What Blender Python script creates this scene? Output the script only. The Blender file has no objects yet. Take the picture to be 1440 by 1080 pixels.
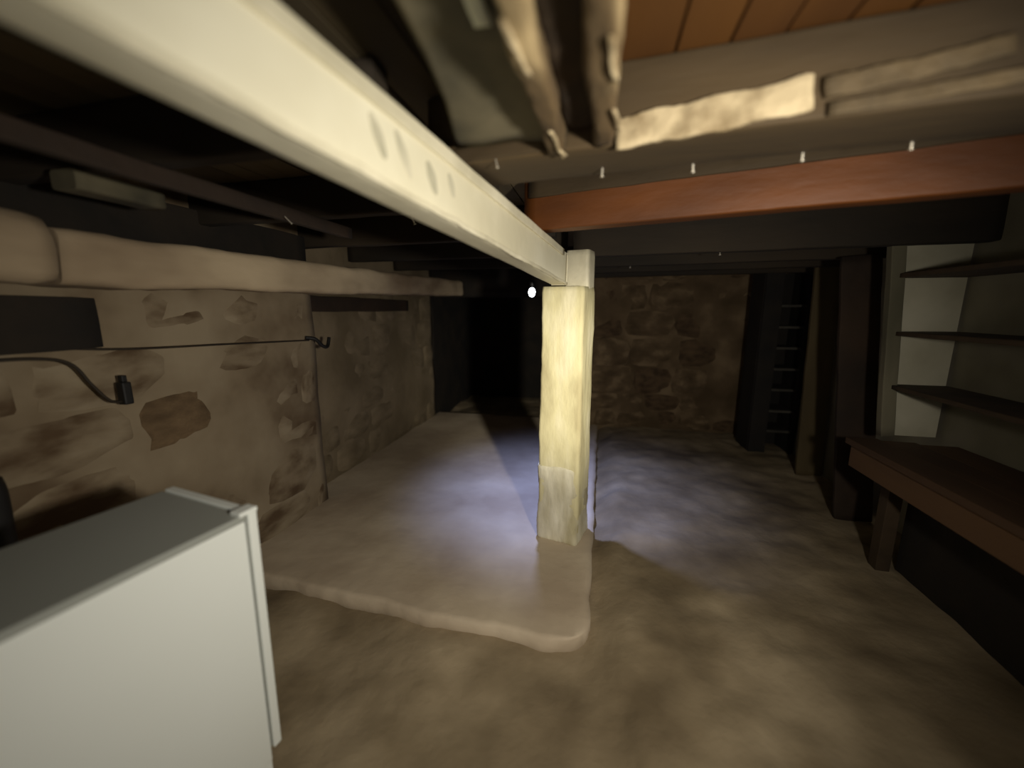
import bpy, bmesh, math, random
from mathutils import Vector, Matrix, Euler, noise
random.seed(7)
R = math.radians
scene = bpy.context.scene
C = scene.collection

# ------------------------------------------------------------------ camera
cam_d = bpy.data.cameras.new('camera')
cam_d.sensor_width = 36.0
cam_d.lens = 560.0 / 1440.0 * 36.0
cam_d.clip_start = 0.02
cam = bpy.data.objects.new('camera', cam_d)
C.objects.link(cam)
cam.location = (0, 0, 1.45)
cam.rotation_euler = (R(90 - 10.5), 0, R(12.5))
cam_d.dof.use_dof = True
cam_d.dof.focus_distance = 2.3
cam_d.dof.aperture_fstop = 0.65
scene.camera = cam

# ------------------------------------------------------------------ world, lamps, exposure
w = bpy.data.worlds.new('world')
scene.world = w
w.use_nodes = True
w.node_tree.nodes['Background'].inputs[0].default_value = (0.10, 0.095, 0.085, 1)
w.node_tree.nodes['Background'].inputs[1].default_value = 0.05

def lamp(name, kind, loc, energy, col, size=0.05, target=None, angle=None, blend=1.0):
    d = bpy.data.lights.new(name, kind)
    d.energy = energy
    d.color = col
    if kind == 'AREA':
        d.size = size
    else:
        d.shadow_soft_size = size
    if kind == 'SPOT':
        d.spot_size = R(angle)
        d.spot_blend = blend
    o = bpy.data.objects.new(name, d)
    C.objects.link(o)
    o.location = loc
    if target is not None:
        o.rotation_euler = (Vector(target) - Vector(loc)).to_track_quat('-Z', 'Y').to_euler()
    return o

# hand lamp held out to the right of the lens, pointed at the post
lamp('hand_lamp', 'SPOT', (0.66, 0.12, 1.42), 132, (1.0, 0.94, 0.83), 0.06, (-0.55, 2.3, 1.0), 136, 1.0)
# narrow hot centre of the same lamp
lamp('hand_lamp_core', 'SPOT', (0.66, 0.12, 1.42), 235, (1.0, 0.94, 0.80), 0.05, (-0.22, 2.3, 1.05), 34, 1.0)
# added fill light behind the camera, no fixture, lifts cabinet and foreground
lamp('fill_glow', 'POINT', (0.0, -0.30, 1.32), 3.2, (1.0, 0.95, 0.86), 0.15)
# cold beam of the small lamp hung behind the post
lamp('cold_lamp_beam', 'SPOT', (-0.40, 2.74, 1.50), 120, (0.36, 0.46, 1.0), 0.03, (-0.25, 3.0, 0.0), 96, 1.0)

scene.view_settings.view_transform = 'Standard'
scene.view_settings.look = 'None'
scene.view_settings.exposure = 0.0
scene.view_settings.gamma = 1.0
scene.view_settings.use_curve_mapping = False

# ------------------------------------------------------------------ materials
def mat(name, c1, c2, scale=3.0, rough=0.85, bump=0.2, bscale=None, c3=None, stretch=(1, 1, 1), detail=4.0, lo=0.35, hi=0.68):
    m = bpy.data.materials.new(name)
    m.use_nodes = True
    nt = m.node_tree
    N, L = nt.nodes, nt.links
    b = N['Principled BSDF']
    b.inputs['Roughness'].default_value = rough
    tc = N.new('ShaderNodeTexCoord')
    mp = N.new('ShaderNodeMapping')
    mp.inputs['Scale'].default_value = stretch
    L.new(tc.outputs['Object'], mp.inputs['Vector'])
    oi = N.new('ShaderNodeObjectInfo')
    add = N.new('ShaderNodeVectorMath'); add.operation = 'ADD'
    sc_ = N.new('ShaderNodeVectorMath'); sc_.operation = 'SCALE'
    comb = N.new('ShaderNodeCombineXYZ')
    L.new(oi.outputs['Random'], comb.inputs[0]); L.new(oi.outputs['Random'], comb.inputs[1])
    sc_.inputs['Scale'].default_value = 17.0
    L.new(comb.outputs[0], sc_.inputs[0])
    L.new(mp.outputs[0], add.inputs[0]); L.new(sc_.outputs[0], add.inputs[1])
    n = N.new('ShaderNodeTexNoise')
    n.inputs['Scale'].default_value = scale
    n.inputs['Detail'].default_value = detail
    L.new(add.outputs[0], n.inputs['Vector'])
    r = N.new('ShaderNodeValToRGB')
    r.color_ramp.elements[0].position = lo; r.color_ramp.elements[0].color = (*c1, 1)
    r.color_ramp.elements[1].position = hi; r.color_ramp.elements[1].color = (*c2, 1)
    if c3:
        e = r.color_ramp.elements.new((lo + hi) / 2); e.color = (*c3, 1)
    L.new(n.outputs['Fac'], r.inputs[0])
    L.new(r.outputs[0], b.inputs['Base Color'])
    n2 = N.new('ShaderNodeTexNoise')
    n2.inputs['Scale'].default_value = bscale or scale * 5
    n2.inputs['Detail'].default_value = 5
    L.new(add.outputs[0], n2.inputs['Vector'])
    bp = N.new('ShaderNodeBump')
    bp.inputs['Strength'].default_value = bump
    bp.inputs['Distance'].default_value = 0.02
    L.new(n2.outputs['Fac'], bp.inputs['Height'])
    L.new(bp.outputs[0], b.inputs['Normal'])
    return m

def srgb(r, g, b):
    f = lambda v: (v / 255 / 12.92) if v / 255 <= 0.04045 else ((v / 255 + 0.055) / 1.055) ** 2.4
    return (f(r), f(g), f(b))

M = {}
M['paint'] = mat('cream_beam_paint', srgb(214, 206, 176), srgb(238, 232, 206), 2.0, 0.55, 0.10, 20, stretch=(1, 1, 1))
M['paint_edge'] = mat('worn_cream_paint', srgb(196, 188, 160), srgb(228, 220, 192), 4.0, 0.6, 0.2, 25)
M['stamp'] = mat('faded_grey_stamp', srgb(172, 167, 142), srgb(206, 199, 173), 9.0, 0.8, 0.05)
M['post'] = mat('limewashed_post', srgb(184, 172, 130), srgb(240, 231, 196), 5.0, 0.85, 0.35, 22, srgb(220, 210, 164), stretch=(1, 1, .35))
M['post_bare'] = mat('worn_post_foot', srgb(186, 176, 140), srgb(244, 238, 214), 7.0, 0.9, 0.4, 26, stretch=(1, 1, .3))
M['lime'] = mat('old_limewash', srgb(88, 69, 47), srgb(152, 137, 112), 1.9, 0.95, 0.2, 7, srgb(132, 116, 92))
M['lime_beam'] = mat('limewashed_timber', srgb(128, 108, 84), srgb(200, 180, 148), 2.4, 0.9, 0.3, 14, stretch=(1, .4, 1))
M['mortar'] = mat('grey_brown_mortar', srgb(108, 94, 70), srgb(140, 124, 98), 2.0, 0.95, 0.4, 12)
M['stone'] = mat('bare_brown_stone', srgb(84, 66, 44), srgb(122, 100, 72), 3.0, 0.95, 0.4, 20)
M['stone_brown'] = mat('dim_brown_far_stone', srgb(66, 50, 32), srgb(98, 78, 54), 4.0, 0.95, 0.35, 14)
M['stone_far'] = mat('limewashed_far_stone', srgb(78, 62, 40), srgb(128, 108, 80), 2.5, 0.95, 0.35, 12, srgb(98, 80, 56))
M['white_wall'] = mat('flat_whitewash', srgb(104, 98, 80), srgb(142, 136, 117), 1.5, 0.9, 0.15, 8)
M['slab'] = mat('dusty_concrete', srgb(172, 154, 130), srgb(206, 190, 164), 1.7, 0.9, 0.2, 14, srgb(190, 173, 148))
M['dirt'] = mat('packed_earth', srgb(104, 89, 65), srgb(164, 147, 118), 2.1, 0.95, 0.5, 11, srgb(134, 118, 91), lo=.3, hi=.7)
M['orange'] = mat('orange_brown_timber', srgb(88, 47, 11), srgb(126, 70, 18), 3.0, 0.6, 0.25, 16, stretch=(.25, 1, 1))
M['brown'] = mat('brown_joist_timber', srgb(50, 38, 19), srgb(80, 63, 36), 3.0, 0.8, 0.3, 16, stretch=(.25, 1, 1))
M['dark'] = mat('dark_joist_timber', srgb(32, 25, 15), srgb(52, 41, 26), 3.0, 0.85, 0.3, 16, stretch=(.3, 1, 1))
M['darkred'] = mat('dark_red_brown_timber', srgb(36, 25, 15), srgb(54, 38, 23), 3.0, 0.85, 0.3, 16)
M['board_o'] = mat('orange_floorboard', srgb(72, 42, 9), srgb(98, 62, 18), 2.5, 0.6, 0.2, 14, stretch=(1, .2, 1))
M['board_g'] = mat('grimy_floorboard', srgb(66, 56, 36), srgb(104, 90, 62), 2.5, 0.8, 0.2, 14, stretch=(1, .2, 1))
M['panel'] = mat('grey_green_panel', srgb(52, 49, 36), srgb(100, 92, 70), 4.0, 0.9, 0.1, 10)
M['bark'] = mat('flaking_log', srgb(78, 60, 34), srgb(188, 166, 122), 6.0, 0.85, 0.6, 20, srgb(92, 74, 46), stretch=(1, .25, 1), lo=.38, hi=.66)
M['groove'] = mat('dark_log_core', srgb(46, 34, 18), srgb(72, 54, 30), 6.0, 0.95, 0.4, 20)
M['lath'] = mat('limewashed_lath', srgb(130, 112, 80), srgb(190, 172, 136), 10.0, 0.8, 0.4, 30, lo=.35, hi=.55)
M['lath_dim'] = mat('dull_lath', srgb(58, 47, 28), srgb(98, 82, 56), 8.0, 0.8, 0.4, 30)
M['white'] = mat('white_enamel', srgb(228, 231, 223), srgb(232, 235, 228), 1.0, 0.32, 0.0)
M['white_top_shaded'] = mat('shaded_white_top', srgb(150, 152, 144), srgb(158, 160, 153), 1.0, 0.45, 0.0)  # white enamel greyed for the grazing light on the top
M['gasket'] = mat('grey_gasket', srgb(120, 122, 116), srgb(130, 132, 126), 1.0, 0.7, 0.0)
M['bench'] = mat('brown_bench_timber', srgb(62, 42, 24), srgb(92, 66, 40), 3.0, 0.75, 0.25, 14, stretch=(1, .25, 1))
M['bench_end'] = mat('pale_bench_end', srgb(150, 118, 80), srgb(176, 146, 106), 5.0, 0.8, 0.2)
M['olive'] = mat('olive_brown_plank', srgb(70, 58, 34), srgb(92, 78, 50), 3.0, 0.85, 0.2, 14, stretch=(1, 1, .3))
M['upright'] = mat('grey_shelf_upright', srgb(84, 80, 62), srgb(112, 106, 86), 4.0, 0.85, 0.2, 14, stretch=(1, 1, .3))
M['lit_wall'] = mat('lit_whitewash', srgb(160, 154, 132), srgb(190, 184, 162), 2.5, 0.9, 0.1)
M['shelf'] = mat('dark_shelf_board', srgb(46, 34, 20), srgb(70, 54, 34), 4.0, 0.85, 0.2)
M['rack'] = mat('blackened_rack', srgb(20, 16, 12), srgb(34, 28, 20), 4.0, 0.85, 0.2)
M['rung'] = mat('grey_rack_rung', srgb(50, 46, 38), srgb(70, 66, 56), 4.0, 0.7, 0.1)
M['black'] = mat('black_rubber', srgb(14, 13, 12), srgb(24, 22, 20), 4.0, 0.6, 0.0)
M['cord'] = mat('dark_cord', srgb(34, 26, 16), srgb(48, 38, 24), 4.0, 0.7, 0.0)
M['near_black'] = mat('shade_near_black', srgb(20, 16, 10), srgb(38, 30, 20), 4.0, 0.9, 0.2)  # near-black colour carries the shade of chamber, wall top and under-bench space
M['paper'] = mat('pale_paper', srgb(196, 198, 176), srgb(216, 216, 196), 8.0, 0.8, 0.0)
m = mat('bright_nail', srgb(220, 210, 190), srgb(240, 232, 214), 8.0, 0.25, 0.0)
m.node_tree.nodes['Principled BSDF'].inputs['Metallic'].default_value = 0.6
M['nail'] = m
m = bpy.data.materials.new('lit_bulb'); m.use_nodes = True
b_ = m.node_tree.nodes['Principled BSDF']
b_.inputs['Emission Color'].default_value = (.9, .95, 1, 1); b_.inputs['Emission Strength'].default_value = 9
M['bulb'] = m

# ------------------------------------------------------------------ helpers
def link_mesh(name, verts, faces, m, parent=None, smooth=True, loc=None, rot=None):
    me = bpy.data.meshes.new(name)
    me.from_pydata([tuple(v) for v in verts], [], faces)
    me.materials.append(m)
    me.update()
    bm = bmesh.new(); bm.from_mesh(me)
    bmesh.ops.recalc_face_normals(bm, faces=bm.faces)
    bm.to_mesh(me); bm.free()
    if smooth:
        me.polygons.foreach_set('use_smooth', [True] * len(me.polygons))
    o = bpy.data.objects.new(name, me)
    C.objects.link(o)
    if loc: o.location = loc
    if rot: o.rotation_euler = rot
    if parent: o.parent = parent
    return o

def tag(o, label=None, cat=None, group=None, kind=None):
    if label: o['label'] = label
    if cat: o['category'] = cat
    if group: o['group'] = group
    if kind: o['kind'] = kind
    return o

def empty(name, loc, rz=0, label=None, cat=None, group=None):
    o = bpy.data.objects.new(name, None)
    C.objects.link(o); o.location = loc; o.rotation_euler = (0, 0, rz)
    o.empty_display_size = .05
    return tag(o, label, cat, group)

def box(name, lo, hi, m, parent=None, bev=0.004, segs=2, loc=None, rot=None):
    bm = bmesh.new()
    bmesh.ops.create_cube(bm, size=1)
    for v in bm.verts:
        v.co = Vector([(lo[i] + hi[i]) / 2 + v.co[i] * (hi[i] - lo[i]) for i in range(3)])
    if bev:
        bmesh.ops.bevel(bm, geom=bm.edges[:], offset=bev, segments=segs, profile=.6, affect='EDGES')
    me = bpy.data.meshes.new(name); bm.to_mesh(me); bm.free()
    me.materials.append(m)
    o = bpy.data.objects.new(name, me); C.objects.link(o)
    if loc: o.location = loc
    if rot: o.rotation_euler = rot
    if parent: o.parent = parent
    return o

def section(hw, hh, r, n=4, side=3):
    """rounded rectangle outline"""
    pts = []
    r = min(r, hw * .98, hh * .98)
    for cx, cy, a0 in ((hw - r, hh - r, 0), (-hw + r, hh - r, 90), (-hw + r, -hh + r, 180), (hw - r, -hh + r, 270)):
        for k in range(n + 1):
            a = R(a0 + 90 * k / n)
            pts.append((cx + r * math.cos(a), cy + r * math.sin(a)))
    out = []
    for i in range(len(pts)):
        a, b = pts[i], pts[(i + 1) % len(pts)]
        out.append(a)
        d = math.dist(a, b)
        if d > .5 * min(hw, hh):
            for k in range(1, side + 1):
                t = k / (side + 1)
                out.append((a[0] + (b[0] - a[0]) * t, a[1] + (b[1] - a[1]) * t))
    return out

def timber(name, p0, p1, wd, ht, m, r=.012, amp=.004, freq=4.0, step=.06, seed=0, parent=None, wend=None, hend=None, up=(0, 0, 1)):
    """rough squared timber from p0 to p1 (axis through its middle), placed at p0"""
    p0, p1 = Vector(p0), Vector(p1)
    d = p1 - p0; Ln = d.length; d.normalize()
    upv = Vector(up)
    s = d.cross(upv).normalized(); u = s.cross(d).normalized()
    n = max(2, int(Ln / step))
    verts, faces = [], []
    base = None
    for i in range(n + 1):
        t = i / n
        a = wd + ((wend or wd) - wd) * t; b = ht + ((hend or ht) - ht) * t
        sec = section(a / 2, b / 2, r)
        k = len(sec)
        shrink = 1.0 if 0 < i < n else .97
        for (x, y) in sec:
            q = s * x * shrink + u * y * shrink + d * (Ln * t)
            wq = (p0 + q) * freq + Vector((seed * 7.3, seed * 3.1, 0))
            nv = noise.noise_vector(wq) * amp + noise.noise_vector(wq * 4) * amp * .35
            verts.append(q + nv)
    for i in range(n):
        for j in range(k):
            a = i * k + j; b = i * k + (j + 1) % k
            faces.append((a, b, b + k, a + k))
    faces.append(tuple(range(k)))
    faces.append(tuple(n * k + j for j in range(k)))
    o = link_mesh(name, verts, faces, m, None, True, p0)
    o.data.polygons[len(faces) - 1].use_smooth = False
    o.data.polygons[len(faces) - 2].use_smooth = False
    if parent:
        o.parent = parent; o.location = p0 - parent.location
    return o

def tube(name, pts, r, m, parent=None, n=8):
    pts = [Vector(p) for p in pts]
    # smooth by Catmull-Rom
    P = [pts[0]] + pts + [pts[-1]]
    path = []
    for i in range(1, len(P) - 2):
        for k in range(8):
            t = k / 8
            a, b, c, d = P[i - 1], P[i], P[i + 1], P[i + 2]
            path.append(.5 * ((2 * b) + (c - a) * t + (2 * a - 5 * b + 4 * c - d) * t * t + (3 * b - a - 3 * c + d) * t ** 3))
    path.append(pts[-1])
    o0 = path[0].copy()
    verts, faces = [], []
    for i, p in enumerate(path):
        d = (path[min(i + 1, len(path) - 1)] - path[max(i - 1, 0)]).normalized()
        s = d.cross(Vector((0, 0, 1)) if abs(d.z) < .95 else Vector((1, 0, 0))).normalized(); u = s.cross(d)
        for j in range(n):
            a = 2 * math.pi * j / n
            verts.append(p - o0 + (s * math.cos(a) + u * math.sin(a)) * r)
    for i in range(len(path) - 1):
        for j in range(n):
            a = i * n + j; b = i * n + (j + 1) % n
            faces.append((a, b, b + n, a + n))
    faces.append(tuple(range(n))); faces.append(tuple((len(path) - 1) * n + j for j in range(n)))
    o = link_mesh(name, verts, faces, m, None, True, o0)
    if parent: o.parent = parent; o.location = o0 - parent.location
    return o

def relief(name, origin, ax, ay, nrm, lx, ly, m, amp=.02, freq=1.6, step=.07, back=.12, seed=0, fn=None, kind='structure'):
    """uneven solid wall: displaced front face with a flat back"""
    origin, ax, ay, nrm = map(Vector, (origin, ax, ay, nrm))
    nx, ny = max(2, int(lx / step)), max(2, int(ly / step))
    verts, faces = [], []
    for j in range(ny + 1):
        for i in range(nx + 1):
            p = ax * (lx * i / nx) + ay * (ly * j / ny)
            wp = origin + p
            h = noise.fractal(wp * freq + Vector((seed, seed, seed)), 1.0, 2.0, 4) * amp
            if fn: h += fn(wp)
            verts.append(p + nrm * h)
    K = nx + 1
    for j in range(ny):
        for i in range(nx):
            a = j * K + i
            faces.append((a, a + 1, a + 1 + K, a + K))
    nb = len(verts)
    for (a, b) in ((0, 0), (1, 0), (1, 1), (0, 1)):
        verts.append(ax * lx * a + ay * ly * b - nrm * back)
    faces.append((nb, nb + 3, nb + 2, nb + 1))
    bot = [i for i in range(K)]; top = [ny * K + i for i in range(K)]
    lef = [j * K for j in range(ny + 1)]; rig = [j * K + nx for j in range(ny + 1)]
    faces.append(tuple([nb, nb + 1] + bot[::-1]))
    faces.append(tuple([nb + 3] + top + [nb + 2]))
    faces.append(tuple([nb] + lef + [nb + 3]))
    faces.append(tuple([nb + 1, nb + 2] + rig[::-1]))
    o = link_mesh(name, verts, faces, m, None, True, origin)
    for p in o.data.polygons[-5:]: p.use_smooth = False
    if kind: o['kind'] = kind
    return o

def stone_mesh(seed, w_, h_, d_):
    """one rough rounded stone, 98 verts, front towards +z"""
    bm = bmesh.new()
    bmesh.ops.create_cube(bm, size=1)
    bmesh.ops.subdivide_edges(bm, edges=bm.edges[:], cuts=2, use_grid_fill=True)
    for v in bm.verts:
        c = v.co.copy() * 2
        l4 = (abs(c.x) ** 5 + abs(c.y) ** 5 + abs(c.z) ** 5) ** .2
        c = c / l4
        q = Vector((c.x * w_ / 2, c.y * h_ / 2, c.z * d_ / 2))
        q += noise.noise_vector(c * 1.1 + Vector((seed * 3.7, seed, -seed))) * .12 * min(w_, h_) * Vector((1, 1, .25)).length / 1.5
        v.co = q
    me = bpy.data.meshes.new('stone'); bm.to_mesh(me); bm.free()
    me.polygons.foreach_set('use_smooth', [True] * len(me.polygons))
    return me

def lay_stones(wall, origin, ax, ay, nrm, lx, ly, mats, seed, rows=6, lmin=.26, lmax=.5, proud=.018, skip=lambda p: False, bare=lambda p: False):
    """courses of rubble stones set in the wall, each stone its own child"""
    rnd = random.Random(seed)
    origin, ax, ay, nrm = map(Vector, (origin, ax, ay, nrm))
    rotm = Matrix((ax, ay, nrm)).transposed().to_4x4()
    y = 0
    meshes = {}
    while y < ly - .08:
        h = rnd.uniform(.2, .36)
        if y + h > ly: h = ly - y
        x = -rnd.uniform(0, .2)
        while x < lx - .05:
            L_ = rnd.uniform(lmin, lmax)
            x0, x1 = max(x, 0), min(x + L_, lx)
            if x1 - x0 > .1:
                cx, cy = (x0 + x1) / 2, y + h / 2
                p = origin + ax * cx + ay * cy
                if not skip(p):
                    isb = bare(p)
                    key = rnd.randrange(8)
                    kk = (key, isb)
                    mm = mats[1] if isb else mats[0]
                    if kk not in meshes:
                        me = stone_mesh(key + seed, 1, 1, 1); me.materials.append(mm); meshes[kk] = me
                    o = bpy.data.objects.new('stone', meshes[kk]); C.objects.link(o)
                    o.parent = wall
                    dz = .09
                    off = (-dz / 2 + rnd.uniform(.2, 1.0) * proud) if not isb else (-dz / 2 + .006)
                    o.matrix_local = Matrix.Translation(p + nrm * off - wall.location) @ rotm @ Matrix.Rotation(rnd.uniform(-.05, .05), 4, 'Z') @ Matrix.Diagonal((x1 - x0 + .01, h + .01, dz, 1))
            x += L_
        y += h

# ------------------------------------------------------------------ the shell
def floor_h(p):
    x, y = p.x, p.y
    # lower trench in front of the slab
    t = min(1, max(0, (x + .02 + .03 * math.sin(y * 9)) / .22)); t = t * t * (3 - 2 * t)
    t2 = min(1, max(0, (y - 1.30) / .5))
    low = -.075 + .035 * noise.noise(Vector((x * 2.2, y * 2.2, 0))) + .014 * noise.noise(Vector((x * 6, y * 6, 4)))
    hi = -.022 + .020 * min(1, max(0, (y - 1.9) / .7)) + .020 * noise.noise(Vector((x * 2.6, y * 2.6, 3))) + .013 * noise.noise(Vector((x * 7, y * 7, 1)))
    # the slab's sunken seam
    line = .17 + .02 * math.sin(y * 14.0) + .10 * max(0, 1.35 - y)
    s = 1 / (1 + math.exp(-(x - line) / .012)) if y < 1.35 else t
    return low * (1 - s) + hi * s
fl = relief('floor', (-2.6, -1.6, 0), (1, 0, 0), (0, 1, 0), (0, 0, 1), 5.0, 8.6, M['dirt'], amp=.004, freq=3, step=.028, back=.25, fn=floor_h)

# raised concrete slab under the post (broken front edge)
def slab():
    nx, ny = 70, 90
    X0, X1, Y0, Y1 = -2.35, 0.0, 1.56, 5.3
    verts, faces = [], []
    def P_(i, j):
        u, v = i / nx, j / ny
        v = v * v * .6 + v * .4
        x = X0 + (X1 - X0) * u; y = Y0 + (Y1 - Y0) * v
        if i == nx: x += .018 * noise.noise(Vector((0, y * 5, 1)))
        fe = .022 * noise.noise(Vector((x * 3.3, 0, 0))) + .014 * noise.noise(Vector((x * 11, 2, 0))) + (0.14 if x < -1.6 else .14 * max(0, (-x - .6))) * .5
        y += fe * (1 - v)
        # rounded front-right corner
        cx, cy = max(0, x + .14), max(0, .14 - (y - Y0))
        if cx > 0 and cy > 0:
            d = math.hypot(cx, cy)
            if d > .14:
                k = .14 / d; x = -.14 + cx * k; y = Y0 + .14 - cy * k
        return x, y
    for j in range(ny + 1):
        for i in range(nx + 1):
            x, y = P_(i, j)
            z = .004 * noise.noise(Vector((x * 2, y * 2, 9))) + .0025 * noise.noise(Vector((x * 9, y * 9, 9)))
            ed = min((X1 - x), (y - Y0)) 
            if i == nx or j == 0: z -= .012
            verts.append((x, y, z))
    K = nx + 1
    for j in range(ny):
        for i in range(nx):
            a = j * K + i; faces.append((a, a + 1, a + 1 + K, a + K))
    ring = [i for i in range(K)] + [j * K + nx for j in range(1, ny + 1)] + [ny * K + i for i in range(nx - 1, -1, -1)] + [j * K for j in range(ny - 1, 0, -1)]
    nb = len(verts)
    for q in ring:
        x, y, z = verts[q]
        verts.append((x, y + .004, -.13))
    n = len(ring)
    for k in range(n):
        faces.append((ring[k], nb + k, nb + (k + 1) % n, ring[(k + 1) % n]))
    faces.append(tuple(nb + k for k in range(n)))
    o = link_mesh('floor_slab', verts, faces, M['slab'], None, True, (0, 0, 0))
    tag(o, kind='structure')
    return o
slab()

# left wall: nearer thick part, then set back
wl = relief('wall_left', (-2.03, -1.5, -.15), (0, 1, 0), (0, 0, 1), (1, 0, 0), 4.02, 2.3, M['lime'], amp=.018, freq=1.4, back=.3)
bare_l = lambda p: (1.2 < p.y < 1.98 and .70 < p.z < .98) or (1.75 < p.y < 2.2 and .3 < p.z < .5)
lay_stones(wl, (-2.03, -.2, -.05), (0, 1, 0), (0, 0, 1), (1, 0, 0), 2.70, 1.9, (M['lime'], M['stone']), 3, proud=.006, lmin=.35, lmax=.7, bare=bare_l)
relief('wall_left_chamber', (-2.24, 5.08, -.15), (0, 1, 0), (0, 0, 1), (1, 0, 0), 1.8, 2.3, M['near_black'], amp=.02, back=.15)
wl2 = relief('wall_left', (-2.22, 2.45, -.15), (0, 1, 0), (0, 0, 1), (1, 0, 0), 2.62, 2.3, M['mortar'], amp=.03, freq=1.2, back=.2, seed=5)
lay_stones(wl2, (-2.22, 2.56, -.02), (0, 1, 0), (0, 0, 1), (1, 0, 0), 2.5, 1.7, (M['mortar'], M['stone']), 9, proud=.003, lmin=.35, lmax=.65)
# back wall right of the dark opening, header above it, and the chamber beyond, its darkness put into the colour
wb = relief('wall_back', (-.12, 5.06, -.15), (1, 0, 0), (0, 0, 1), (0, -1, 0), 2.5, 2.3, M['stone_far'], amp=.03, freq=1.3, back=.25, seed=11)
bare_b = lambda p: noise.noise(Vector((p.x * 1.7, 0, p.z * 2.3)) + Vector((4.4, 0, 1.2))) > .27
lay_stones(wb, (-.12, 5.06, 0), (1, 0, 0), (0, 0, 1), (0, -1, 0), 2.2, 1.9, (M['stone_far'], M['stone_brown']), 21, proud=.014, lmin=.28, lmax=.6, bare=bare_b)
relief('wall_back_header', (-2.25, 5.06, 1.62), (1, 0, 0), (0, 0, 1), (0, -1, 0), 2.14, .5, M['near_black'], amp=.01, back=.25)
relief('wall_back_chamber', (-2.5, 6.75, -.15), (1, 0, 0), (0, 0, 1), (0, -1, 0), 3.0, 2.3, M['near_black'], amp=.03, back=.12)
relief('wall_side_chamber', (-.10, 5.28, -.15), (0, 1, 0), (0, 0, 1), (-1, 0, 0), 1.55, 2.3, M['near_black'], amp=.02, back=.1)
# right wall, whitewashed flat
wr = relief('wall_right', (1.98, 5.2, -.15), (0, -1, 0), (0, 0, 1), (-1, 0, 0), 6.7, 2.3, M['white_wall'], amp=.012, freq=1.1, back=.2, seed=31)
wf = relief('wall_front', (2.2, -1.5, -.15), (-1, 0, 0), (0, 0, 1), (0, 1, 0), 4.4, 2.3, M['mortar'], amp=.02, back=.15, seed=41)

# ceiling: floorboards seen from below, one object per board
ce = box('ceiling', (-2.5, -1.6, 2.085), (2.3, 6.9, 2.15), M['near_black'], bev=0)
tag(ce, kind='structure')
x = -2.4; k = 0
rnd = random.Random(5)
while x < 2.2:
    wd_ = rnd.uniform(.105, .135)
    z0 = 2.05 + rnd.uniform(-.002, .003)
    o = box('board', (x + .0025, -1.55, z0), (x + wd_ - .0025, 6.8, 2.09), M['board_o'] if x > -.02 else M['board_g'], bev=.0015, segs=1)
    o.parent = ce
    x += wd_; k += 1

# ------------------------------------------------------------------ post
pr = R(-14)
pm = Matrix.Translation((-.100, 2.286, 0)) @ Matrix.Rotation(pr, 4, 'Z')
post = empty('support_post', (-.18, 2.42, 0), 0, 'thick pale yellow limewashed timber post standing on the concrete slab', 'post')
def pl(x, y, z): return pm @ Vector((x, y, z))
sh = timber('shaft', pl(-.13, .125, -.004), pl(-.13, .125, 1.585), .262, .24, M['post'], r=.022, amp=.007, freq=3.5, step=.03, seed=2, parent=post, up=pm.to_3x3() @ Vector((0, 1, 0)))
fo = timber('worn_foot', pl(-.135, .125, -.003), pl(-.135, .125, .50), .278, .262, M['post_bare'], r=.03, amp=.011, freq=8, step=.015, seed=5, parent=post, up=pm.to_3x3() @ Vector((0, 1, 0)), wend=.262, hend=.240)
tag(fo, 'flaking white foot of the post')
cap = timber('shaft_tongue', pl(-.075, .165, 1.56), pl(-.075, .165, 1.79), .145, .14, M['paint_edge'], r=.02, amp=.005, freq=6, step=.03, seed=8, parent=post, up=pm.to_3x3() @ Vector((0, 1, 0)))
tag(cap, 'greyer tongue of the post rising behind the beam end')

# ------------------------------------------------------------------ white painted beam
B0 = Vector((-.575, .30, 1.8265)); B1 = Vector((-.240, 2.32, 1.676))
Bd = (B1 - B0).normalized()
Bs = B0 - Bd * 1.75
beam = empty('painted_beam', B1, 0, 'long cream painted beam running overhead and ending on the post', 'beam')
timber('beam_body', Bs, B1, .084, .172, M['paint'], r=.007, amp=.002, freq=3, step=.04, seed=1, parent=beam)
side = Bd.cross(Vector((0, 0, 1))).normalized(); upv = side.cross(Bd).normalized()
# worn bottom lip and a top ledger strip on the side towards the camera
timber('bottom_lip', Bs + side * .044 - upv * .079, B1 + side * .043 - upv * .079, .010, .016, M['paint_edge'], r=.004, amp=.0035, freq=12, step=.02, seed=4, parent=beam)
tag(timber('top_strip', Bs + side * .047 + upv * .071, B1 - Bd * .1 + side * .045 + upv * .071, .012, .034, M['paint_edge'], r=.004, amp=.002, freq=5, step=.05, seed=6, parent=beam), 'greyer strip along the top edge')
timber('end_plate', B1 + Bd * .0 - upv * .088, B1 + Bd * .0 + upv * .088, .094, .012, M['paint_edge'], r=.004, amp=.002, freq=9, step=.02, seed=7, parent=beam, up=Bd)
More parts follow.
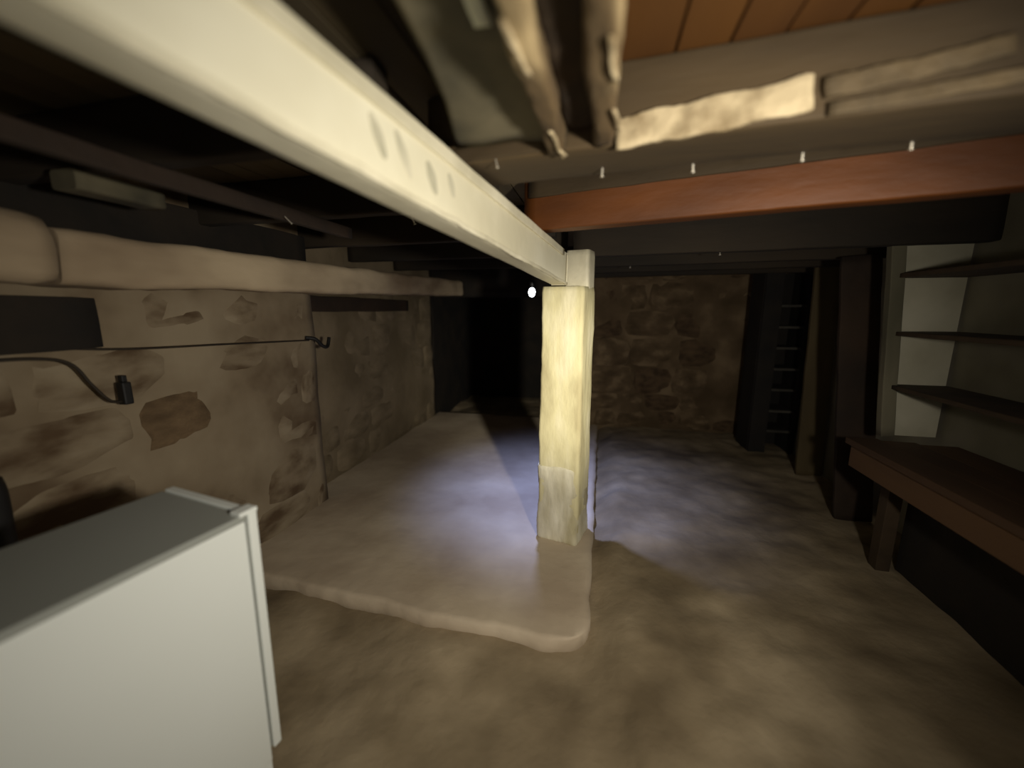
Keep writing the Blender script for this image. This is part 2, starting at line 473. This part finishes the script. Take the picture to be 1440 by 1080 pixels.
# faded stencil on the side face
def blob(name, c, along, up_, a, b, tilt, m, parent):
    verts, faces = [], []
    n = 22
    for lay in (0, 1):
        for i in range(n):
            t = 2 * math.pi * i / n
            x_, y_ = a * math.cos(t), b * math.sin(t)
            x_ *= 1 + .25 * noise.noise(Vector((math.cos(t) * 1.3, math.sin(t) * 1.3, a * 99)))
            x_ += tilt * y_
            verts.append(along * x_ + up_ * y_ + side * (.0008 if lay else -.003))
    for i in range(n):
        faces.append((i, (i + 1) % n, n + (i + 1) % n, n + i))
    faces.append(tuple(range(n))); faces.append(tuple(n + i for i in range(n)))
    o = link_mesh(name, verts, faces, m, None, False, c)
    o.parent = parent; o.location = c - parent.location
    return o
def at_y(Y): return B0 + Bd * ((Y - B0.y) / Bd.y)
for (Y, dz, a, b, tl) in ((.80, .002, .017, .036, -.55), (.88, .0, .018, .042, -.6), (.99, -.008, .020, .034, -.5), (1.08, .006, .016, .028, -.4)):
    tag(blob('stamp_mark', at_y(Y) + side * .0427 + upv * dz, Bd, upv, a, b, tl, M['stamp'], beam), 'faded grey stencilled smudge')

# ------------------------------------------------------------------ ceiling joists on the right
def joist(label, p0, p1, wd_, ht, m, seed, group=None, name='ceiling_joist'):
    return tag(timber(name, p0, p1, wd_, ht, m, r=.01, amp=.005, freq=2.5, step=.06, seed=seed), label, 'joist', group)
zc = 1.862
def yr(x, x0, y0, deg): return y0 + (x - x0) * math.tan(R(deg))
j1 = joist('wide brown joist crossing nearest overhead, pale lath along its face', (-.50, yr(-.50, 0, 1.248, -6), zc + .094), (1.99, yr(1.99, 0, 1.248, -6), zc + .094), .225, .188, M['brown'], 3)
j2 = joist('orange brown joist crossing just in front of the post', (-.36, 1.975, 1.93), (1.99, 1.975 - 2.35 * .236, 1.93), .09, .24, M['orange'], 4)
for (Y, lb) in ((2.82, 'dark joist crossing just behind the post'), (3.45, 'dark joist, second one behind the post'), (4.0, 'dark joist, third one behind the post'), (4.55, 'dark joist nearest the far stone wall')):
    joist(lb, (-.2, Y + .05, 1.925), (1.99, Y - .16, 1.925), .08, .25, M['dark'], Y)
for (Y, lb) in ((.35, 'dark joist left of the painted beam, nearest overhead'), (1.05, 'dark joist left of the beam, second from the camera'), (1.75, 'dark joist left of the beam, third from the camera'), (2.5, 'dark joist left of the beam, level with the post'), (3.3, 'dark joist on the left, first beyond the post'), (4.1, 'dark joist on the left, before the dark opening')):
    xr = -.66 + (Y - .3) * .165 if Y < 2.3 else -.26
    joist(lb, (-2.21, Y, 1.96), (xr - .02, Y - .04, 1.96), .07, .18, M['dark'], Y + 1)

tag(timber('ledger_strip', (-.345, 1.925, 1.995), (1.985, 1.925 - 2.33 * .236, 1.995), .022, .085, M['brown'], r=.005, amp=.004, freq=5, step=.05, seed=44), 'brown strip nailed along the top of the orange joist', 'strip')
# pale lath strips on the nearest joist
def jface(x, z, off=.0): return (x, yr(x, 0, 1.248, -6) - .1125 - off, z)
tag(timber('lath_strip', jface(.019, 1.882, .006), jface(.430, 1.914, .006), .014, .072, M['lath'], r=.004, amp=.007, freq=14, step=.012, seed=3), 'bright flaking whitewashed lath on the nearest joist', 'lath')
tag(timber('lath_strip', jface(.45, 1.917, .006), jface(.75, 1.949, .006), .014, .040, M['lath_dim'], r=.004, amp=.006, freq=13, step=.015, seed=5), 'dull narrow lath further right on the nearest joist', 'lath')
tag(timber('lath_strip', jface(-.47, 1.880, .006), jface(-.16, 1.884, .006), .012, .036, M['brown'], r=.004, amp=.004, freq=10, step=.02, seed=6), 'brown lath between painted beam and hanging log', 'lath')
tag(timber('lath_strip', jface(.46, 1.876, .006), jface(1.0, 1.905, .006), .012, .028, M['lath_dim'], r=.004, amp=.004, freq=10, step=.02, seed=7), 'dull lath below and right of the bright one', 'lath')

# rough log overhead, running towards the camera
lg = empty('overhead_log', (-.075, 1.12, 1.94), 0, 'rough flaking log running overhead into the nearest joist', 'log')
timber('log_body', (-.098, -1.1, 1.975), (-.068, 1.128, 1.972), .135, .150, M['groove'], r=.035, amp=.009, freq=4, step=.035, seed=3, parent=lg, wend=.105)
tag(timber('bark_ridge', (-.180, -1.1, 1.885), (-.128, 1.135, 1.886), .058, .072, M['bark'], r=.010, amp=.010, freq=9, step=.02, seed=9, parent=lg, wend=.042), 'pale flaking ridge on the left')
tag(timber('bark_ridge', (-.020, -1.1, 1.905), (-.014, 1.128, 1.905), .086, .094, M['bark'], r=.016, amp=.011, freq=9, step=.02, seed=12, parent=lg, wend=.050), 'broad pale ridge on the right')

for k, (x, y, L_, z) in enumerate(((-.128, .98, .16, 1.846), (-.150, .62, .14, 1.846), (.010, .93, .10, 1.853), (-.004, .70, .12, 1.853), (-.118, 1.08, .05, 1.844))):  # pale slivers stand in for highlights along the ridges
    tag(timber('highlight_sliver', (x, y, z), (x + .012, y + L_, z), .009, .006, M['lath'], r=.002, amp=.004, freq=20, step=.012, seed=60 + k, parent=lg), 'pale sliver painting a highlight on the log')

# panel between beam and log
def panel():
    nx, ny = 16, 40
    verts, faces = [], []
    for lay in (0, 1):
        for j in range(ny + 1):
            y = -.7 + 1.825 * j / ny
            xl = -.330 - .10 * max(0, y - .6) - .14 * max(0, y - .95)
            for i in range(nx + 1):
                x = xl + (-.15 - xl) * i / nx
                tt = min(1, max(0, (1.10 - y) / .30))
                z = 1.885 + .045 * tt + .006 * noise.noise(Vector((x * 9, y * 4, 2))) + (.008 if lay else 0)
                verts.append((x, y, z))
    K = nx + 1; T = K * (ny + 1)
    for j in range(ny):
        for i in range(nx):
            a = j * K + i
            faces.append((a, a + 1, a + 1 + K, a + K)); faces.append((T + a, T + a + K, T + a + 1 + K, T + a + 1))
    ring = list(range(K)) + [j * K + nx for j in range(1, ny + 1)] + [ny * K + i for i in range(nx - 1, -1, -1)] + [j * K for j in range(ny - 1, 0, -1)]
    for k in range(len(ring)):
        a, b = ring[k], ring[(k + 1) % len(ring)]
        faces.append((a, b, T + b, T + a))
    return link_mesh('ceiling_panel', verts, faces, M['panel'])
pn = panel()
tag(pn, 'grey smudged ceiling panel between painted beam and hanging log', 'panel')
sc = relief('paper_scrap', (-.225, .655, 1.914), (1, 0, 0), (0, 1, 0), (0, 0, -1), .028, .075, M['paper'], amp=.003, freq=20, back=.006, kind=None, step=.008)
tag(sc, 'small pale paper scrap stuck on the grey ceiling panel', 'paper')

# ------------------------------------------------------------------ left side timbers
tag(timber('wall_beam', (-1.88, 1.02, 1.622), (-1.88, 5.04, 1.725), .25, .185, M['lime_beam'], r=.035, amp=.016, freq=3, step=.05, seed=4), 'long limewashed timber along the left wall at head height', 'beam')
tag(timber('wall_beam', (-1.865, -.6, 1.64), (-1.875, 1.0, 1.645), .26, .225, M['lime_beam'], r=.07, amp=.018, freq=3, step=.05, seed=14), 'shorter rounded limewashed timber at the left edge', 'beam')
tag(timber('ledger_board', (-1.28, -.4, 1.835), (-1.30, 1.95, 1.843), .03, .055, M['darkred'], r=.005, amp=.003, freq=4, step=.06, seed=15), 'dark reddish board under the left joists', 'board')
tag(timber('timber_lintel', (-2.17, 2.58, 1.50), (-2.17, 4.2, 1.50), .09, .12, M['darkred'], r=.01, amp=.006, freq=4, step=.06, seed=16), 'dark red lintel set in the recessed left wall', 'lintel')
tag(timber('backing_board', (-1.985, .15, 1.40), (-1.985, 1.22, 1.40), .03, .20, M['near_black'], r=.005, amp=.003, freq=4, step=.06, seed=17), 'near-black board on the wall below the rounded timber', 'board')  # near-black board flat against the wall
tag(timber('conduit_box', (-1.62, .98, 1.842), (-1.62, 1.24, 1.842), .10, .06, M['panel'], r=.012, amp=.004, freq=6, step=.03, seed=18), 'small dull grey bundle tucked above the left wall timber', 'bundle')

tag(timber('wall_top_shade', (-1.995, -1.4, 1.83), (-1.995, 2.45, 1.83), .03, .215, M['near_black'], r=.004, amp=.003, freq=4, step=.08, seed=27), 'long near-black board added for the dark above the left wall timbers', 'board')  # added dark board; paints the darkness at the wall top
# cords, plug and hooks on the left wall
pg = empty('power_cord', (-1.965, 1.262, 1.10), 0, 'dark cord drooping along the left wall with a black plug', 'cord')
tube('cord', [(-1.975, .80, 1.285), (-1.965, 1.0, 1.28), (-1.96, 1.10, 1.25), (-1.955, 1.15, 1.16), (-1.955, 1.20, 1.085), (-1.965, 1.255, 1.07)], .006, M['cord'], pg)
box('plug', (-.02, -.018, -.045), (.02, .018, .052), M['black'], pg, bev=.008)
box('plug_collar', (-.012, -.010, .052), (.012, .010, .080), M['black'], pg, bev=.004)
tag(tube('wall_wire', [(-1.985, .95, 1.335), (-1.975, 1.26, 1.29), (-1.98, 1.8, 1.268), (-1.975, 2.40, 1.245)], .005, M['cord']), 'thin dark wire stretched level across the left wall', 'wire')
tag(tube('iron_hook', [(-2.0, 2.40, 1.262), (-1.955, 2.44, 1.25), (-1.95, 2.50, 1.20), (-1.955, 2.56, 1.19), (-1.965, 2.60, 1.25)], .013, M['black']), 'black iron hook at the corner of the left wall', 'hook')
tag(tube('black_hose', [(-1.93, .74, .94), (-1.92, .80, .90), (-1.92, .80, .70), (-1.92, .80, .4), (-1.93, .82, -.03)], .045, M['black'], n=14), 'thick black hose standing at the left edge of frame', 'hose')

# nails and glinting staples
def nail(x, y, z, d, L_, label, r=.003):
    d = Vector(d).normalized()
    t = empty('nail', (x, y, z), 0, label, 'nail', None)
    o = tube('shank', [Vector((x, y, z)) - d * .012, Vector((x, y, z)) + d * L_], r, M['nail'], t, n=6)
    q = Vector((x, y, z)) + d * L_
    tube('head', [q, q + d * .002], r * 2.0, M['nail'], t, n=8)
for (x, y, lb) in ((.243, 1.342, 'bright nail under the nearest joist, leftmost of three in a row'), (.512, 1.310, 'bright nail under the nearest joist, middle of three in a row'), (.741, 1.280, 'bright nail under the nearest joist, rightmost of three in a row')):
    nail(x, y, 1.864, (.1, .2, -1), .016, lb)
nail(-.306, 1.17, 1.864, (.25, -.1, -1), .022, 'thin nail under the joist between painted beam and log', .002)
nail(-.015, 1.30, 1.864, (0, .1, -1), .024, 'thin nail under the joist just right of the log')
nail(-1.26, 1.47, 1.815, (.6, .2, -.7), .025, 'thin glinting nail on the dark reddish board', .002)
nail(-.84, 1.71, 1.875, (.3, .3, -.9), .055, 'long pale nail hanging left of the painted beam', .004)
nail(.70, 2.79, 1.802, (0, -.3, -1), .016, 'glinting nail under the first dark joist behind the post', .004)
nail(.21, 3.46, 1.802, (0, -.3, -1), .016, 'glinting nail under the second dark joist behind the post', .004)

# ------------------------------------------------------------------ small cold lamp behind the post
ll = empty('hanging_lamp', (-.462, 2.70, 1.568), 0, 'tiny lit white lamp hanging just left of the post top', 'lamp')
bm = bmesh.new(); bmesh.ops.create_uvsphere(bm, u_segments=14, v_segments=10, radius=.024)
for v in bm.verts: v.co.z *= 1.35
me = bpy.data.meshes.new('bulb'); bm.to_mesh(me); bm.free(); me.materials.append(M['bulb'])
bu = bpy.data.objects.new('bulb', me); C.objects.link(bu); bu.parent = ll
tube('socket', [(-.462, 2.70, 1.598), (-.462, 2.70, 1.64)], .016, M['black'], ll)
tube('lamp_cord', [(-.462, 2.70, 1.63), (-.458, 2.70, 1.8), (-.462, 2.70, 2.06)], .003, M['black'], ll)

# ------------------------------------------------------------------ white appliance at the left
ap = empty('white_cabinet', (-.957, .868, -.05), R(-9), 'slim white enamelled appliance cabinet standing at the left foreground', 'cabinet')
ap.rotation_euler = (0, R(1.2), R(-8.5))
W_, D_, H_ = .365, .95, .945
box('body', (-W_, -D_, .10), (-.002, -.032, H_ - .022), M['white'], ap, bev=.004)
box('plinth', (-W_ + .01, -D_ + .02, .0), (-.008, -.030, .10), M['white'], ap, bev=.003)
tag(box('top_panel', (-W_ - .002, -D_, H_ - .022), (.001, -.030, H_ - .001), M['white_top_shaded'], ap, bev=.006, segs=3), 'white top panel, shade put into its grey')
box('door', (-W_, -.026, .14), (.004, .0, H_ + .002), M['white'], ap, bev=.005, segs=3)
box('door_gasket', (-W_ + .01, -.032, .15), (-.006, -.026, H_ - .03), M['gasket'], ap, bev=.001)
box('hinge_cap', (-.034, -.050, H_ - .003), (.006, .002, H_ + .010), M['white'], ap, bev=.004, segs=3)
box('foot', (-.05, -.07, -.03), (-.02, -.04, .0), M['black'], ap, bev=.003)
box('foot', (-W_ + .02, -.07, -.03), (-W_ + .05, -.04, .0), M['black'], ap, bev=.003)

# ------------------------------------------------------------------ right side: bench, shelves, boards, rack
bn = empty('workbench', (1.7, 1.4, -.02), 0, 'low brown timber bench along the right wall', 'bench')
def bb(name, lo, hi, m, bev=.004):
    o = box(name, Vector(lo) - Vector(bn.location), Vector(hi) - Vector(bn.location), m, bn, bev)
    return o
for k, (x0, x1) in enumerate(((1.45, 1.612), (1.616, 1.78), (1.784, 1.962))):
    bb('top_plank', (x0, -.6, .672 - .001 * k), (x1, 2.655 - .03 * k, .708 - .002 * k), M['bench'])
bb('apron', (1.465, -.58, .545), (1.495, 2.62, .671), M['bench'])
tag(bb('end_board', (1.50, 2.59, .545), (1.95, 2.62, .671), M['bench_end']), 'paler end board')
for Y in (.0, 1.3, 2.5):
    bb('leg', (1.58, Y - .06, -.03), (1.65, Y + .01, .671), M['shelf'])
    bb('leg', (1.87, Y, -.03), (1.95, Y + .08, .671), M['bench'])

tag(bb('under_bench_shade', (1.70, -.55, -.03), (1.72, 2.48, .671), M['near_black']), 'near-black board added as the shade under the bench')  # added dark board painting the shade beneath the bench
sf = empty('wall_shelf', (1.8, 2.7, .71), 0, 'open wall shelf of dark boards standing on the bench against whitewash', 'shelf')
def sb(name, p0, p1, wd_, ht, m, seed):
    return timber(name, p0, p1, wd_, ht, m, r=.004, amp=.002, freq=5, step=.08, seed=seed, parent=sf)
u1 = timber('upright', (1.692, 2.73, .710), (1.585, 2.73, 1.87), .07, .05, M['upright'], r=.005, amp=.003, step=.06, seed=3, parent=sf, up=(0, 1, 0))
# added pale panel painting the lit wall patch, leaning with the upright
vv = [(1.725, 2.745, .710), (1.955, 2.745, .710), (1.955, 2.745, 1.85), (1.80, 2.745, 1.87), (1.62, 2.745, 1.80)]
n = len(vv)
ep = link_mesh('lit_wall_patch', [Vector(v) - sf.location for v in vv] + [Vector(v) + Vector((0, .018, 0)) - sf.location for v in vv],
     [tuple(range(n)), tuple(range(n, 2 * n))] + [(i, (i + 1) % n, n + (i + 1) % n, n + i) for i in range(n)], M['lit_wall'], sf, False)
tag(ep, 'whitewashed panel added as the lit patch of wall')
for k, (z, xf) in enumerate(((1.645, 1.61), (1.325, 1.64), (1.015, 1.665))):
    c = (xf + 1.962) / 2
    sb('shelf_board', (c, -.3, z - .006), (c, 2.742, z - .006), 1.962 - xf, .024, M['shelf'], k + 5)
sb('upright', (1.66, .1, .70), (1.66, .1, 1.70), .04, .04, M['shelf'], 9)

tag(timber('dark_board', (1.79, 3.06, -.02), (1.64, 3.14, 1.80), .23, .03, M['darkred'], r=.005, amp=.004, step=.06, seed=4, up=(0, 1, 0)), 'wide dark red brown board leaning beyond the shelf', 'board')
tag(timber('leaning_plank', (1.86, 3.86, -.02), (1.825, 3.92, 1.88), .20, .035, M['olive'], r=.005, amp=.004, step=.06, seed=6, up=(0, 1, 0)), 'olive brown plank leaning between dark board and rack', 'plank')

rk = empty('storage_rack', (1.75, 4.5, 0), 0, 'tall blackened rack with narrow rungs near the far wall', 'rack')
def rb(name, lo, hi, m, bev=.003): return box(name, Vector(lo) - Vector(rk.location), Vector(hi) - Vector(rk.location), m, rk, bev)
rb('side_board', (1.545, 4.40, -.03), (1.70, 4.43, 1.82), M['rack'])
rb('side_board', (1.92, 4.40, -.03), (1.96, 4.75, 1.82), M['rack'])
rb('back_board', (1.54, 4.75, -.03), (1.96, 4.78, 1.82), M['rack'])
rb('side_board', (1.54, 4.431, -.03), (1.57, 4.749, 1.82), M['rack'])
for z in (1.49, 1.285, 1.08, .87, .66, .44, .23):
    rb('rung', (1.701, 4.405, z - .012), (1.919, 4.425, z + .012), M['rung'])
    rb('rack_shelf', (1.571, 4.45, z - .01), (1.919, 4.749, z + .01), M['rack'])
